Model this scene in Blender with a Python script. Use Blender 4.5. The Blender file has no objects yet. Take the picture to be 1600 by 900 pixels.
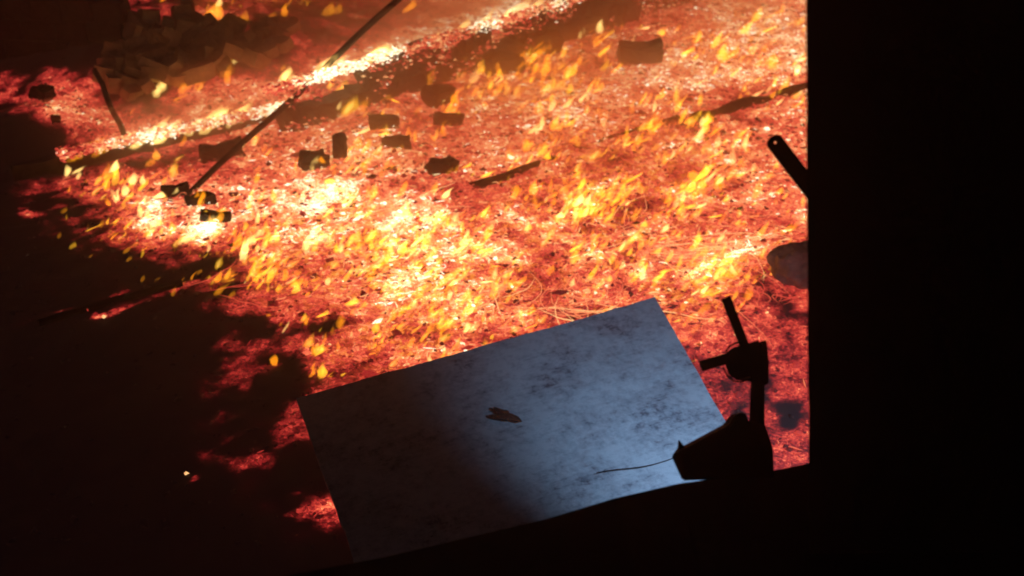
import bpy, bmesh, math, random
import numpy as np
from mathutils import Vector, Matrix, noise as mnoise

random.seed(11)
RNG = np.random.default_rng(11)
SC = bpy.context.scene
COL = SC.collection
R = math.radians

# ------------------------------------------------------------------ camera
CAM_H, PITCH, F_PX = 4.0, R(30.0), 1679.0          # photograph pixels, 1600 x 900
cam_data = bpy.data.cameras.new('camera')
cam_data.sensor_width = 36.0
cam_data.lens = 36.0 * F_PX / 1600.0
cam_data.clip_start = 0.05
cam_data.clip_end = 500.0
cam = bpy.data.objects.new('camera', cam_data)
cam_data.dof.use_dof = True
cam_data.dof.focus_distance = 4.2
cam_data.dof.aperture_fstop = 2.6
cam.location = (0, 0, CAM_H)
cam.rotation_euler = (R(90) - PITCH, 0, 0)
COL.objects.link(cam)
SC.camera = cam

# ------------------------------------------------------------------ night sky, moonlight, exposure
world = bpy.data.worlds.new('World')
SC.world = world
world.use_nodes = True
wn = world.node_tree
bg = wn.nodes['Background']
sky = wn.nodes.new('ShaderNodeTexSky')
sky.sky_type = 'NISHITA'
sky.sun_disc = False
MOON_EL, MOON_AZ = R(25), R(150)
sky.sun_elevation = MOON_EL
sky.sun_rotation = MOON_AZ
wn.links.new(sky.outputs['Color'], bg.inputs['Color'])
bg.inputs['Strength'].default_value = 0.0014
sun = bpy.data.lights.new('moonlight', 'SUN')
sun.energy = 0.004
sun.angle = R(0.5)
sun.color = (0.8, 0.88, 1.0)
so = bpy.data.objects.new('moonlight', sun)
so.rotation_euler = (R(90) - MOON_EL, 0, R(180) - MOON_AZ)
COL.objects.link(so)

# work lamp under the sill, throwing a cold beam over the metal sheet
spot = bpy.data.lights.new('work_lamp', 'SPOT')
spot.energy = 275
spot.color = (0.36, 0.62, 1.0)
spot.spot_size = R(66)
spot.spot_blend = 1.0
spot.shadow_soft_size = 0.06
spo = bpy.data.objects.new('work_lamp', spot)
COL.objects.link(spo)

SC.view_settings.view_transform = 'Standard'
SC.view_settings.look = 'None'
SC.view_settings.exposure = 0.0
SC.view_settings.gamma = 1.0
SC.cycles.max_bounces = 6
SC.cycles.diffuse_bounces = 2
SC.cycles.glossy_bounces = 2
SC.cycles.volume_bounces = 1
SC.cycles.transparent_max_bounces = 48
SC.cycles.use_denoising = True
SC.cycles.sample_clamp_indirect = 4.0

# ------------------------------------------------------------------ geometry of the view
CP, SP = math.cos(PITCH), math.sin(PITCH)


def ray(px, py):
    dx, dy = (px - 800) / F_PX, (450 - py) / F_PX
    return Vector((dx, CP + dy * SP, -SP + dy * CP))


def at(px, py, z=0.0):
    d = ray(px, py)
    t = (z - CAM_H) / d.z
    return Vector((d.x * t, d.y * t, z))


def along(px, py, depth):
    """point on the sight line at a given forward distance (metres along the view axis)"""
    return Vector((0, 0, CAM_H)) + ray(px, py) * depth


def to_px(x, y, z=0.0):
    """world arrays -> where that spot of the ground was measured in the photograph"""
    zz = z - CAM_H
    dep = y * CP - zz * SP
    dep = np.maximum(dep, 0.3)
    up = y * SP + zz * CP
    return 800 + F_PX * x / dep, 450 - F_PX * up / dep


# ------------------------------------------------------------------ numpy noise
def _hash(ix, iy, s):
    h = (ix * 374761393 + iy * 668265263 + s * 974634777) & 0xFFFFFFFF
    h = ((h ^ (h >> 13)) * 1274126177) & 0xFFFFFFFF
    return ((h ^ (h >> 16)) & 0xFFFF) / 65535.0


def vnoise(x, y, s=0):
    ix, iy = np.floor(x).astype(np.int64), np.floor(y).astype(np.int64)
    fx, fy = x - ix, y - iy
    fx, fy = fx * fx * (3 - 2 * fx), fy * fy * (3 - 2 * fy)
    a, b = _hash(ix, iy, s), _hash(ix + 1, iy, s)
    c, d = _hash(ix, iy + 1, s), _hash(ix + 1, iy + 1, s)
    return (a + (b - a) * fx) * (1 - fy) + (c + (d - c) * fx) * fy


def fbm(x, y, s=0, o=4):
    v, a, t = 0.0, 0.5, 0.0
    for k in range(o):
        v = v + a * vnoise(x, y, s + k * 17)
        t += a
        a *= 0.5
        x, y = x * 2.03 + 5.1, y * 2.03 + 1.7
    return v / t


# ------------------------------------------------------------------ how hot the ember bed is, spot by spot
HX = np.arange(0, 1401, 100)
HY = np.array([0, 25, 50, 75, 100, 125, 150, 175, 200, 225, 250, 275, 300, 325, 350, 375, 400, 425, 450, 475, 500, 550, 600, 650, 700, 725, 760, 790, 815, 860])
HT = np.array([
    # 0    100  200  300  400  500  600  700  800  900  1000 1100 1200 1300 1400
    [.00, .00, .28, .22, .34, .20, .28, .55, .72, .50, .50, .66, .74, .74, .7],   # 0
    [.00, .00, .12, .30, .32, .16, .30, .62, .70, .50, .50, .66, .76, .74, .7],   # 25
    [.00, .00, .03, .12, .18, .18, .48, .72, .62, .55, .60, .66, .76, .74, .7],   # 50
    [.00, .00, .03, .06, .15, .34, .66, .68, .60, .60, .58, .72, .80, .76, .7],   # 75
    [.02, .12, .03, .06, .16, .55, .72, .62, .60, .62, .62, .74, .82, .76, .7],   # 100
    [.38, .52, .03, .08, .42, .62, .66, .60, .60, .64, .70, .74, .72, .70, .7],   # 125
    [.42, .55, .12, .22, .60, .60, .60, .60, .62, .70, .74, .70, .58, .60, .6],   # 150
    [.32, .52, .32, .55, .62, .60, .60, .60, .70, .74, .66, .60, .66, .66, .6],   # 175
    [.02, .48, .66, .58, .62, .62, .62, .64, .70, .68, .60, .64, .68, .66, .6],   # 200
    [.02, .50, .52, .50, .66, .66, .66, .66, .68, .64, .60, .62, .66, .64, .6],   # 225
    [.04, .18, .36, .42, .66, .70, .68, .68, .64, .60, .62, .60, .62, .62, .6],   # 250
    [.03, .10, .50, .54, .66, .72, .70, .62, .60, .62, .58, .58, .62, .62, .6],   # 275
    [.02, .24, .56, .66, .68, .74, .70, .60, .60, .62, .56, .58, .62, .62, .6],   # 300
    [.03, .16, .55, .66, .68, .72, .68, .60, .60, .62, .54, .56, .58, .60, .6],   # 325
    [.02, .12, .50, .66, .66, .68, .68, .66, .62, .64, .55, .52, .56, .58, .6],   # 350
    [.00, .08, .42, .62, .66, .68, .70, .66, .62, .64, .56, .55, .56, .56, .6],   # 375
    [.00, .03, .18, .34, .56, .64, .66, .68, .60, .64, .62, .62, .52, .50, .5],   # 400
    [.00, .02, .10, .18, .44, .60, .64, .66, .60, .64, .64, .62, .46, .44, .5],   # 425
    [.00, .02, .06, .10, .40, .54, .62, .64, .58, .62, .62, .58, .46, .40, .4],   # 450
    [.00, .01, .03, .10, .40, .50, .60, .64, .64, .62, .60, .54, .46, .42, .4],   # 475
    [.00, .00, .02, .06, .26, .44, .56, .64, .62, .60, .56, .52, .44, .40, .4],   # 500
    [.00, .00, .00, .05, .20, .40, .54, .60, .60, .60, .50, .50, .36, .38, .4],   # 550
    [.00, .00, .00, .05, .18, .36, .48, .50, .50, .50, .46, .44, .36, .38, .4],   # 600
    [.00, .00, .00, .03, .18, .32, .30, .30, .30, .30, .40, .38, .34, .38, .4],   # 650
    [.00, .00, .00, .05, .18, .22, .20, .20, .20, .20, .30, .34, .34, .38, .4],   # 700
    [.00, .00, .00, .06, .20, .10, .10, .10, .10, .10, .20, .30, .34, .36, .4],   # 725
    [.00, .00, .00, .01, .12, .16, .10, .05, .05, .05, .10, .20, .25, .25, .2],   # 760
    [.00, .00, .00, .00, .06, .32, .15, .03, .03, .03, .03, .05, .05, .05, .0],   # 790
    [.00, .00, .00, .00, .01, .10, .05, .00, .00, .00, .00, .00, .00, .00, .0],   # 815
    [.00, .00, .00, .00, .00, .00, .00, .00, .00, .00, .00, .00, .00, .00, .0]])  # 860
# hotter or colder spots: (px, py, radius x, radius y, tilt, change)
SPOTS = [
    (235, 345, 16, 34, 20, .36), (300, 365, 44, 15, -10, .30), (510, 300, 50, 16, -20, .14), (490, 345, 20, 30, 30, .08),
    (620, 345, 60, 12, -12, .14), (700, 395, 40, 12, -40, .14), (640, 440, 120, 20, -25, .08),
    (1160, 400, 60, 16, -20, .2), (1095, 420, 50, 14, -20, .15), (200, 215, 110, 9, -16, .26),
    (440, 130, 100, 12, -18, .22), (620, 70, 100, 16, -17, .18), (800, 15, 80, 12, -17, .3),
    (960, 100, 60, 14, -10, -.1), (850, 440, 42, 34, 0, -.17), (1010, 340, 80, 22, -10, -.1), (1020, 280, 60, 18, -10, -.1),
    (760, 290, 90, 12, -20, -.12), (1230, 655, 24, 26, 0, -.4), (1150, 640, 16, 16, 0, -.3), (1240, 480, 32, 20, 0, -.3),
    (1190, 620, 16, 30, 0, -.22), (1090, 655, 20, 20, 0, -.15),
    (500, 505, 45, 12, 0, -.3), (400, 500, 60, 45, 20, -.22), (440, 590, 30, 45, 30, -.25), (470, 720, 60, 26, -20, -.3),
    (470, 655, 24, 40, 25, .16), (385, 722, 32, 8, -18, .34), (480, 792, 46, 8, -18, .26), (508, 782, 16, 12, -10, .2),
    (480, 560, 60, 30, 0, .1), (470, 470, 70, 8, -4, .16), (370, 560, 30, 60, 20, .05),
    (34, 328, 20, 6, 0, .4), (30, 395, 10, 5, 0, .3), (108, 158, 64, 44, 10, .17), (75, 60, 90, 40, 0, -.5), (150, 120, 14, 20, 0, .2), (20, 150, 40, 80, 0, -.25), (60, 225, 50, 28, 15, -.5),
    (270, 455, 60, 4, -16, .42), (190, 488, 60, 4, -19, .40), (150, 478, 75, 4, -17, .38), (291, 741, 4, 3, 0, .9),
    (163, 497, 6, 4, 0, .6), (180, 20, 20, 10, 25, .3), (255, 22, 50, 7, 10, .35), (335, 25, 20, 20, 0, .2),
    (330, 350, 10, 10, 0, .3), (285, 150, 50, 14, -10, .3), (360, 128, 40, 12, -15, .25), (365, 50, 60, 8, 0, .2), (1150, 165, 110, 14, -18, -.16), (930, 255, 90, 12, -22, -.12)]


def heat_px(px, py):
    """interpolate the table at photograph pixels (arrays), add the spots"""
    fx = np.clip(px / 100.0, 0, len(HX) - 1.001)
    ix = fx.astype(int)
    tx = fx - ix
    pyc = np.clip(py, HY[0], HY[-1] - 0.01)
    iy = np.clip(np.searchsorted(HY, pyc, side='right') - 1, 0, len(HY) - 2)
    ty = (pyc - HY[iy]) / (HY[iy + 1] - HY[iy])
    h = (HT[iy, ix] * (1 - tx) + HT[iy, ix + 1] * tx) * (1 - ty) + (HT[iy + 1, ix] * (1 - tx) + HT[iy + 1, ix + 1] * tx) * ty
    for (cx, cy, rx, ry, an, am) in SPOTS:
        a = R(an)
        dx, dy = px - cx, py - cy
        u = (dx * math.cos(a) + dy * math.sin(a)) / rx
        v = (-dx * math.sin(a) + dy * math.cos(a)) / ry
        h = h + am * np.exp(-(u * u + v * v) * 0.9)
    return h


def bump(x, y, c, rx, ry, h):
    return h * np.exp(-(((x - c.x) / rx) ** 2 + ((y - c.y) / ry) ** 2))


MOUND = [(at(290, 120), 2.0, 1.1, .42), (at(420, 60), 1.6, 1.2, .35), (at(200, 90), 1.0, 1.0, .3), (at(90, 40), 1.6, 1.3, .8),
         (at(60, 215), .6, .4, .28), (at(1240, 400), .35, .3, .1)]


def mound_z(x, y):
    z = 0.0 * x
    for c, rx, ry, h in MOUND:
        z = z + bump(x, y, c, rx, ry, h)
    return z


def heat(x, y):
    px, py = to_px(x, y, mound_z(x, y))
    wob = 26.0
    px = px + (fbm(x * 1.7, y * 1.7, 3) - .5) * wob * 2 + (fbm(x * 6, y * 6, 8) - .5) * wob
    py = py + (fbm(x * 1.7, y * 1.7, 5) - .5) * wob + (fbm(x * 6, y * 6, 9) - .5) * wob * .7
    h = heat_px(px, py)
    n = fbm(x * 3.2, y * 3.2, 31, 5) - .5
    n2 = fbm(x * 11, y * 11, 37, 3) - .5
    h = h + (n * .42 + n2 * .34) * np.clip(h * 3.0, 0, 1)
    n3 = .55 * fbm(x * 2.6 + 9, y * 2.6, 47, 5) + .45 * fbm(x * 9.5, y * 9.5, 49, 4) - .5
    h = h + n3 * 1.5 * np.clip(h * 5, 0, 1) * np.clip(1.5 - h * 2.6, 0, 1)
    cold = np.clip((h - .05) / .20, 0, 1)
    h = h * (.15 + .85 * cold * cold * (3 - 2 * cold))
    return np.clip(h, 0, 1.1)


BURN = [(640, 420, 270, 85, 5, 1.0), (960, 310, 200, 110, -15, .95), (200, 340, 100, 70, 10, .45), (1100, 440, 120, 45, -30, 1.0),
        (640, 520, 140, 55, -18, .85), (820, 120, 130, 55, -17, .7), (400, 420, 110, 50, 0, .85), (560, 240, 200, 60, 0, .35),
        (1150, 120, 130, 90, 0, .3), (310, 130, 110, 30, -10, .25), (420, 40, 120, 30, 0, .35), (480, 590, 40, 60, 0, .15), (540, 340, 120, 40, 0, .8)]


def burn_px(px, py):
    den = np.zeros_like(px)
    for cx, cy, rx, ry, an, w in BURN:
        a_ = R(an)
        dx, dy = px - cx, py - cy
        den = np.maximum(den, w * np.exp(-(((dx * math.cos(a_) + dy * math.sin(a_)) / rx) ** 2 + ((-dx * math.sin(a_) + dy * math.cos(a_)) / ry) ** 2)))
    return den


def burn(x, y):
    return burn_px(*to_px(x, y))


def ground_z(x, y):
    z = 0.05 * (fbm(x * 1.3, y * 1.3, 71, 4) - .5) + 0.045 * (fbm(x * 7, y * 7, 73, 3) - .5)
    return z + mound_z(x, y)


def gz(x, y):
    return float(ground_z(np.array([x]), np.array([y]))[0])


def on_ground(px, py, up=0.0):
    z = 0.0
    for _ in range(12):
        p = at(px, py, z)
        z = z * .4 + .6 * (gz(p.x, p.y) + up)
    return at(px, py, z)


# ------------------------------------------------------------------ materials
def new_mat(name):
    m = bpy.data.materials.new(name)
    m.use_nodes = True
    nt = m.node_tree
    return m, nt, nt.nodes['Principled BSDF'], nt.nodes['Material Output']


def nd(nt, kind, **kw):
    n = nt.nodes.new('ShaderNode' + kind)
    for k, v in kw.items():
        setattr(n, k, v)
    return n


def mth(nt, op, a, b=None, c=None, clamp=False):
    n = nd(nt, 'Math', operation=op, use_clamp=clamp)
    for i, v in enumerate((a, b, c)):
        if v is None:
            continue
        if isinstance(v, (int, float)):
            n.inputs[i].default_value = v
        else:
            nt.links.new(v, n.inputs[i])
    return n.outputs[0]


RAMP = [(0.0, (.0035, .0009, .001)), (.10, (.016, .0013, .0016)), (.25, (.16, .008, .008)), (.40, (.46, .024, .023)), (.55, (.86, .074, .046)),
        (.68, (1.0, .155, .074)), (.80, (1.0, .34, .125)), (.90, (1.0, .62, .24)), (1.0, (1.0, .90, .62))]


def glow(nt, v, gain=1.0):
    r = nd(nt, 'ValToRGB')
    e = r.color_ramp.elements
    e[0].position, e[0].color = RAMP[0][0], (*RAMP[0][1], 1)
    e[1].position, e[1].color = RAMP[-1][0], (*RAMP[-1][1], 1)
    for p, c in RAMP[1:-1]:
        q = e.new(p)
        q.color = (*c, 1)
    nt.links.new(v, r.inputs[0])
    st = mth(nt, 'MULTIPLY_ADD', mth(nt, 'POWER', mth(nt, 'MAXIMUM', v, 0.0), 4.0), 1.0, 0.75)
    return r.outputs[0], mth(nt, 'MULTIPLY', st, gain)


EMBER_GAIN = 1.15


def mat_ground():
    m, nt, p, out = new_mat('ember_bed')
    a = nd(nt, 'Attribute', attribute_name='ember_heat')
    tc = nd(nt, 'TexCoord')
    n1 = nd(nt, 'TexNoise')
    n1.inputs['Scale'].default_value = 26
    n1.inputs['Detail'].default_value = 6
    n1.inputs['Roughness'].default_value = .72
    n1.inputs['Distortion'].default_value = 1.6
    nt.links.new(tc.outputs['Object'], n1.inputs['Vector'])
    # fine bright filaments: the thin line where a warped noise passes one half
    n2 = nd(nt, 'TexNoise')
    n2.inputs['Scale'].default_value = 15
    n2.inputs['Detail'].default_value = 3
    n2.inputs['Distortion'].default_value = 2.6
    nt.links.new(tc.outputs['Object'], n2.inputs['Vector'])
    fil = mth(nt, 'SUBTRACT', 1.0, mth(nt, 'MULTIPLY', mth(nt, 'ABSOLUTE', mth(nt, 'SUBTRACT', n2.outputs['Fac'], .5)), 22.0), clamp=True)
    n3 = nd(nt, 'TexNoise')
    n3.inputs['Scale'].default_value = 6.5
    n3.inputs['Detail'].default_value = 8
    n3.inputs['Roughness'].default_value = .78
    n3.inputs['Distortion'].default_value = .9
    nt.links.new(tc.outputs['Object'], n3.inputs['Vector'])
    h = a.outputs['Fac']
    hot = mth(nt, 'MULTIPLY', h, 3.2, clamp=True)
    v = mth(nt, 'ADD', h, mth(nt, 'MULTIPLY', mth(nt, 'MULTIPLY', mth(nt, 'SUBTRACT', n1.outputs['Fac'], .535), 1.2), hot))
    v = mth(nt, 'ADD', v, mth(nt, 'MULTIPLY', mth(nt, 'MULTIPLY', mth(nt, 'SUBTRACT', n3.outputs['Fac'], .52), .95), hot))
    v = mth(nt, 'ADD', v, mth(nt, 'MULTIPLY', mth(nt, 'MULTIPLY', fil, .20), hot))
    col, st = glow(nt, v, EMBER_GAIN)
    # patches that burn with a yellow flame
    b_ = nd(nt, 'Attribute', attribute_name='ember_burn')
    n4 = nd(nt, 'TexNoise')
    n4.inputs['Scale'].default_value = 9
    n4.inputs['Detail'].default_value = 5
    n4.inputs['Roughness'].default_value = .7
    nt.links.new(tc.outputs['Object'], n4.inputs['Vector'])
    bf = mth(nt, 'MULTIPLY', mth(nt, 'MULTIPLY', b_.outputs['Fac'], mth(nt, 'MULTIPLY', mth(nt, 'SUBTRACT', n4.outputs['Fac'], .44), 5.5, clamp=True)), mth(nt, 'MULTIPLY', h, 1.3, clamp=True))
    fr = nd(nt, 'ValToRGB')
    fe = fr.color_ramp.elements
    fe[0].position, fe[0].color = .15, (.50, .035, .008, 1)
    fe[1].position, fe[1].color = .95, (1.0, .86, .40, 1)
    for fp, fc in ((.45, (.95, .20, .012)), (.70, (1.0, .50, .03))):
        fq = fe.new(fp)
        fq.color = (*fc, 1)
    nt.links.new(v, fr.inputs[0])
    mx = nd(nt, 'Mix', data_type='RGBA')
    nt.links.new(bf, mx.inputs[0])
    nt.links.new(col, mx.inputs[6])
    nt.links.new(fr.outputs[0], mx.inputs[7])
    col = mx.outputs[2]
    p.inputs['Base Color'].default_value = (.022, .018, .017, 1)
    p.inputs['Roughness'].default_value = .95
    nt.links.new(col, p.inputs['Emission Color'])
    nt.links.new(st, p.inputs['Emission Strength'])
    m.cycles.emission_sampling = 'NONE'
    return m


def mat_coal(name, gain, rough_noise=.25):
    m, nt, p, out = new_mat(name)
    a = nd(nt, 'Attribute', attribute_name='ember_heat')
    tc = nd(nt, 'TexCoord')
    n1 = nd(nt, 'TexNoise')
    n1.inputs['Scale'].default_value = 55
    n1.inputs['Detail'].default_value = 4
    nt.links.new(tc.outputs['Object'], n1.inputs['Vector'])
    h = a.outputs['Fac']
    v = mth(nt, 'ADD', h, mth(nt, 'MULTIPLY', mth(nt, 'MULTIPLY', mth(nt, 'SUBTRACT', n1.outputs['Fac'], .5), rough_noise * 2), h))
    col, st = glow(nt, v, gain)
    p.inputs['Base Color'].default_value = (.02, .017, .016, 1)
    p.inputs['Roughness'].default_value = .9
    nt.links.new(col, p.inputs['Emission Color'])
    nt.links.new(st, p.inputs['Emission Strength'])
    m.cycles.emission_sampling = 'NONE'
    return m


def mat_plain(name, c1, c2, scale=8.0, rough=.9, bump_s=.3, metallic=0.0):
    m, nt, p, out = new_mat(name)
    tc = nd(nt, 'TexCoord')
    n1 = nd(nt, 'TexNoise')
    n1.inputs['Scale'].default_value = scale
    n1.inputs['Detail'].default_value = 7
    n1.inputs['Roughness'].default_value = .65
    nt.links.new(tc.outputs['Object'], n1.inputs['Vector'])
    r = nd(nt, 'ValToRGB')
    r.color_ramp.elements[0].position, r.color_ramp.elements[0].color = .35, (*c1, 1)
    r.color_ramp.elements[1].position, r.color_ramp.elements[1].color = .68, (*c2, 1)
    nt.links.new(n1.outputs['Fac'], r.inputs[0])
    nt.links.new(r.outputs[0], p.inputs['Base Color'])
    b = nd(nt, 'Bump')
    b.inputs['Strength'].default_value = bump_s
    b.inputs['Distance'].default_value = .01
    nt.links.new(n1.outputs['Fac'], b.inputs['Height'])
    nt.links.new(b.outputs[0], p.inputs['Normal'])
    p.inputs['Roughness'].default_value = rough
    p.inputs['Metallic'].default_value = metallic
    return m


def mat_flame(name, color, strength):
    """burning gas: a body that only gives off light, so it is thin at its rims"""
    m = bpy.data.materials.new(name)
    m.use_nodes = True
    nt = m.node_tree
    nt.nodes.clear()
    out = nd(nt, 'OutputMaterial')
    e = nd(nt, 'Emission')
    e.inputs['Color'].default_value = (*color, 1)
    e.inputs['Strength'].default_value = strength
    nt.links.new(e.outputs[0], out.inputs['Volume'])
    m.cycles.emission_sampling = 'NONE'
    return m


def mat_smoke():
    m = bpy.data.materials.new('fire_smoke')
    m.use_nodes = True
    nt = m.node_tree
    nt.nodes.clear()
    out = nd(nt, 'OutputMaterial')
    v = nd(nt, 'VolumePrincipled')
    v.inputs['Color'].default_value = (.92, .74, .50, 1)
    v.inputs['Density'].default_value = SMOKE_DENSITY
    v.inputs['Anisotropy'].default_value = 0.35
    nt.links.new(v.outputs[0], out.inputs['Volume'])
    return m


SMOKE_DENSITY = .62
HAZE_DENSITY = .010
M_GROUND = mat_ground()
M_COAL = mat_coal('live_coal', 1.05)
M_FIBRE = mat_coal('glowing_fibre', 1.0, .1)
M_CHAR = mat_plain('charred_wood', (.012, .010, .009), (.045, .034, .028), 14, .92, .7)
M_STONE = mat_plain('sooty_stone', (.03, .024, .02), (.09, .07, .055), 9, .95, .6)
M_BRICK = mat_plain('scorched_brick', (.32, .23, .13), (.55, .43, .26), 10, .95, .5)
M_SCRAP = mat_plain('singed_paper', (.07, .025, .015), (.16, .06, .035), 20, .9, .4)
M_BOULDER = mat_plain('ashy_boulder', (.10, .075, .06), (.26, .2, .16), 7, .95, .8)
M_BLACK = mat_plain('black_paint', (.004, .0035, .0035), (.008, .007, .007), 30, .9, .15)
M_BLACK.node_tree.nodes['Principled BSDF'].inputs['Specular IOR Level'].default_value = .15
M_STEEL = mat_plain('worn_steel', (.25, .24, .23), (.4, .38, .36), 40, .45, .1, .8)
M_POST = mat_plain('dark_timber', (.010, .007, .006), (.018, .012, .010), 5, .95, .2)
M_SILL = mat_plain('near_black_sill', (.010, .008, .008), (.02, .016, .016), 6, .95, .3)
M_SMOKE = mat_smoke()
M_FL_ORANGE = mat_flame('orange_flame', (1.0, .34, .010), 11)
M_FL_YELLOW = mat_flame('yellow_flame', (1.0, .48, .022), 13)
M_FL_WHITE = mat_flame('pale_flame', (1.0, .62, .16), 17)


def mat_sheet():
    m, nt, p, out = new_mat('smudged_sheet')
    tc = nd(nt, 'TexCoord')
    n1 = nd(nt, 'TexNoise')
    n1.inputs['Scale'].default_value = 2.2
    n1.inputs['Detail'].default_value = 9
    n1.inputs['Roughness'].default_value = .7
    nt.links.new(tc.outputs['Object'], n1.inputs['Vector'])
    n2 = nd(nt, 'TexNoise')
    n2.inputs['Scale'].default_value = 14
    n2.inputs['Detail'].default_value = 6
    n2.inputs['Roughness'].default_value = .8
    nt.links.new(tc.outputs['Object'], n2.inputs['Vector'])
    mp = nd(nt, 'Mapping')
    mp.inputs['Scale'].default_value = (2, 40, 2)
    nt.links.new(tc.outputs['Object'], mp.inputs['Vector'])
    n3 = nd(nt, 'TexNoise')
    n3.inputs['Scale'].default_value = 1.6
    n3.inputs['Detail'].default_value = 5
    nt.links.new(mp.outputs[0], n3.inputs['Vector'])
    s = mth(nt, 'ADD', mth(nt, 'MULTIPLY', n1.outputs['Fac'], .9), mth(nt, 'ADD', mth(nt, 'MULTIPLY', n2.outputs['Fac'], .9), mth(nt, 'MULTIPLY', n3.outputs['Fac'], .2)))
    r = nd(nt, 'ValToRGB')
    e = r.color_ramp.elements
    e[0].position, e[0].color = .80 / 2, (.12, .12, .15, 1)
    e[1].position, e[1].color = 1.10 / 2, (.66, .66, .68, 1)
    q = e.new(.93 / 2)
    q.color = (.46, .46, .49, 1)
    nt.links.new(mth(nt, 'MULTIPLY', s, .5), r.inputs[0])
    nt.links.new(r.outputs[0], p.inputs['Base Color'])
    p.inputs['Roughness'].default_value = .55
    b = nd(nt, 'Bump')
    b.inputs['Strength'].default_value = .12
    b.inputs['Distance'].default_value = .01
    nt.links.new(n2.outputs['Fac'], b.inputs['Height'])
    nt.links.new(b.outputs[0], p.inputs['Normal'])
    return m


M_SHEET = mat_sheet()


# ------------------------------------------------------------------ object helpers
def tag(o, label=None, cat=None, group=None, kind=None):
    if label: o['label'] = label
    if cat: o['category'] = cat
    if group: o['group'] = group
    if kind: o['kind'] = kind
    return o


def link(name, me, mat=None, parent=None):
    o = bpy.data.objects.new(name, me)
    COL.objects.link(o)
    if mat and me is not None and not me.materials:
        me.materials.append(mat)
    if parent:
        o.parent = parent
    return o


def from_arrays(name, v, f, mat, attr=None, smooth=False, flare=None):
    """v (n,3), f (m,k) numpy -> mesh object; attr = per-vertex heat"""
    me = bpy.data.meshes.new(name)
    n, (m, k) = len(v), f.shape
    me.vertices.add(n)
    me.vertices.foreach_set('co', np.ascontiguousarray(v, dtype=np.float32).ravel())
    me.loops.add(m * k)
    me.loops.foreach_set('vertex_index', np.ascontiguousarray(f, dtype=np.int32).ravel())
    me.polygons.add(m)
    me.polygons.foreach_set('loop_start', np.arange(0, m * k, k, dtype=np.int32))
    me.polygons.foreach_set('loop_total', np.full(m, k, dtype=np.int32))
    if smooth:
        me.polygons.foreach_set('use_smooth', np.ones(m, dtype=bool))
    me.update(calc_edges=True)
    if attr is not None:
        a = me.attributes.new('ember_heat', 'FLOAT', 'POINT')
        a.data.foreach_set('value', np.ascontiguousarray(attr, dtype=np.float32))
    if flare is not None:
        a = me.attributes.new('ember_burn', 'FLOAT', 'POINT')
        a.data.foreach_set('value', np.ascontiguousarray(flare, dtype=np.float32))
    return link(name, me, mat)


def bm_obj(name, bm, mat, parent=None, smooth=False):
    me = bpy.data.meshes.new(name)
    bmesh.ops.recalc_face_normals(bm, faces=bm.faces)
    bm.to_mesh(me)
    bm.free()
    if smooth:
        for p in me.polygons:
            p.use_smooth = True
    return link(name, me, mat, parent)


def bm_box(bm, size, mtx=Matrix(), rough=0.0, cuts=1):
    """one uneven block; the mesh holds nothing else"""
    bmesh.ops.create_cube(bm, size=1.0)
    if cuts:
        bmesh.ops.subdivide_edges(bm, edges=list(bm.edges), cuts=cuts, use_grid_fill=True)
    sd = Vector((size[0] * 37, size[1] * 91, size[2] * 53))
    for v in bm.verts:
        k = sum(abs(abs(c) - .5) < 1e-4 for c in v.co)
        v.co *= (1, 1, .985, .95)[k]
        v.co = Vector((v.co.x * size[0], v.co.y * size[1], v.co.z * size[2]))
        q = v.co.copy()
        v.co += mnoise.noise_vector(q * (2.2 / max(size)) + sd) * rough
        v.co += mnoise.noise_vector(q * (6.5 / max(size)) + sd * 2) * rough * .5
    bmesh.ops.transform(bm, matrix=mtx, verts=bm.verts)


def bm_tube(bm, pts, rads, n=10):
    rings = []
    for i, p in enumerate(pts):
        a, b = pts[max(0, i - 1)], pts[min(len(pts) - 1, i + 1)]
        t = (b - a).normalized()
        u = t.cross(Vector((0, 0, 1)))
        if u.length < .05:
            u = t.cross(Vector((1, 0, 0)))
        u.normalize()
        w = t.cross(u)
        r = rads[i] if hasattr(rads, '__len__') else rads
        rings.append([bm.verts.new(p + (u * math.cos(2 * math.pi * k / n) + w * math.sin(2 * math.pi * k / n)) * r) for k in range(n)])
    for i in range(len(rings) - 1):
        for k in range(n):
            bm.faces.new((rings[i][k], rings[i][(k + 1) % n], rings[i + 1][(k + 1) % n], rings[i + 1][k]))
    bm.faces.new(rings[0][::-1])
    bm.faces.new(rings[-1])


# ================================================================== GROUND
def axis(lo, hi, step, far):
    core = np.arange(lo, hi + step * .5, step)
    ext, s, out = [], step, 0.0
    while out < far:
        s *= 1.35
        out += s
        ext.append(out)
    ext = np.array(ext)
    return np.concatenate([lo - ext[::-1], core, hi + ext])


gx, gy = axis(-8.5, 8.5, .034, 120), axis(3.2, 18.0, .034, 160)
X, Y = np.meshgrid(gx, gy)
Z = ground_z(X, Y)
H = heat(X, Y)
nx, ny = len(gx), len(gy)
idx = np.arange(nx * ny).reshape(ny, nx)
faces = np.stack([idx[:-1, :-1], idx[:-1, 1:], idx[1:, 1:], idx[1:, :-1]], -1).reshape(-1, 4)
ground = from_arrays('ground', np.stack([X, Y, Z], -1).reshape(-1, 3), faces, M_GROUND, H.ravel(), True, burn(X, Y).ravel())
tag(ground, 'burnt ground covered by a bed of glowing red embers and black ash', None, None, 'structure')


# ================================================================== COALS AND FIBRES
def sample_ground(n, y0=4.2, y1=17.5):
    y = np.sqrt(RNG.uniform(y0 ** 2, y1 ** 2, n * 2))
    x = RNG.uniform(-1, 1, n * 2) * (y * .56 + .6)
    x, y = x[:n], y[:n]
    return x, y


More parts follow.
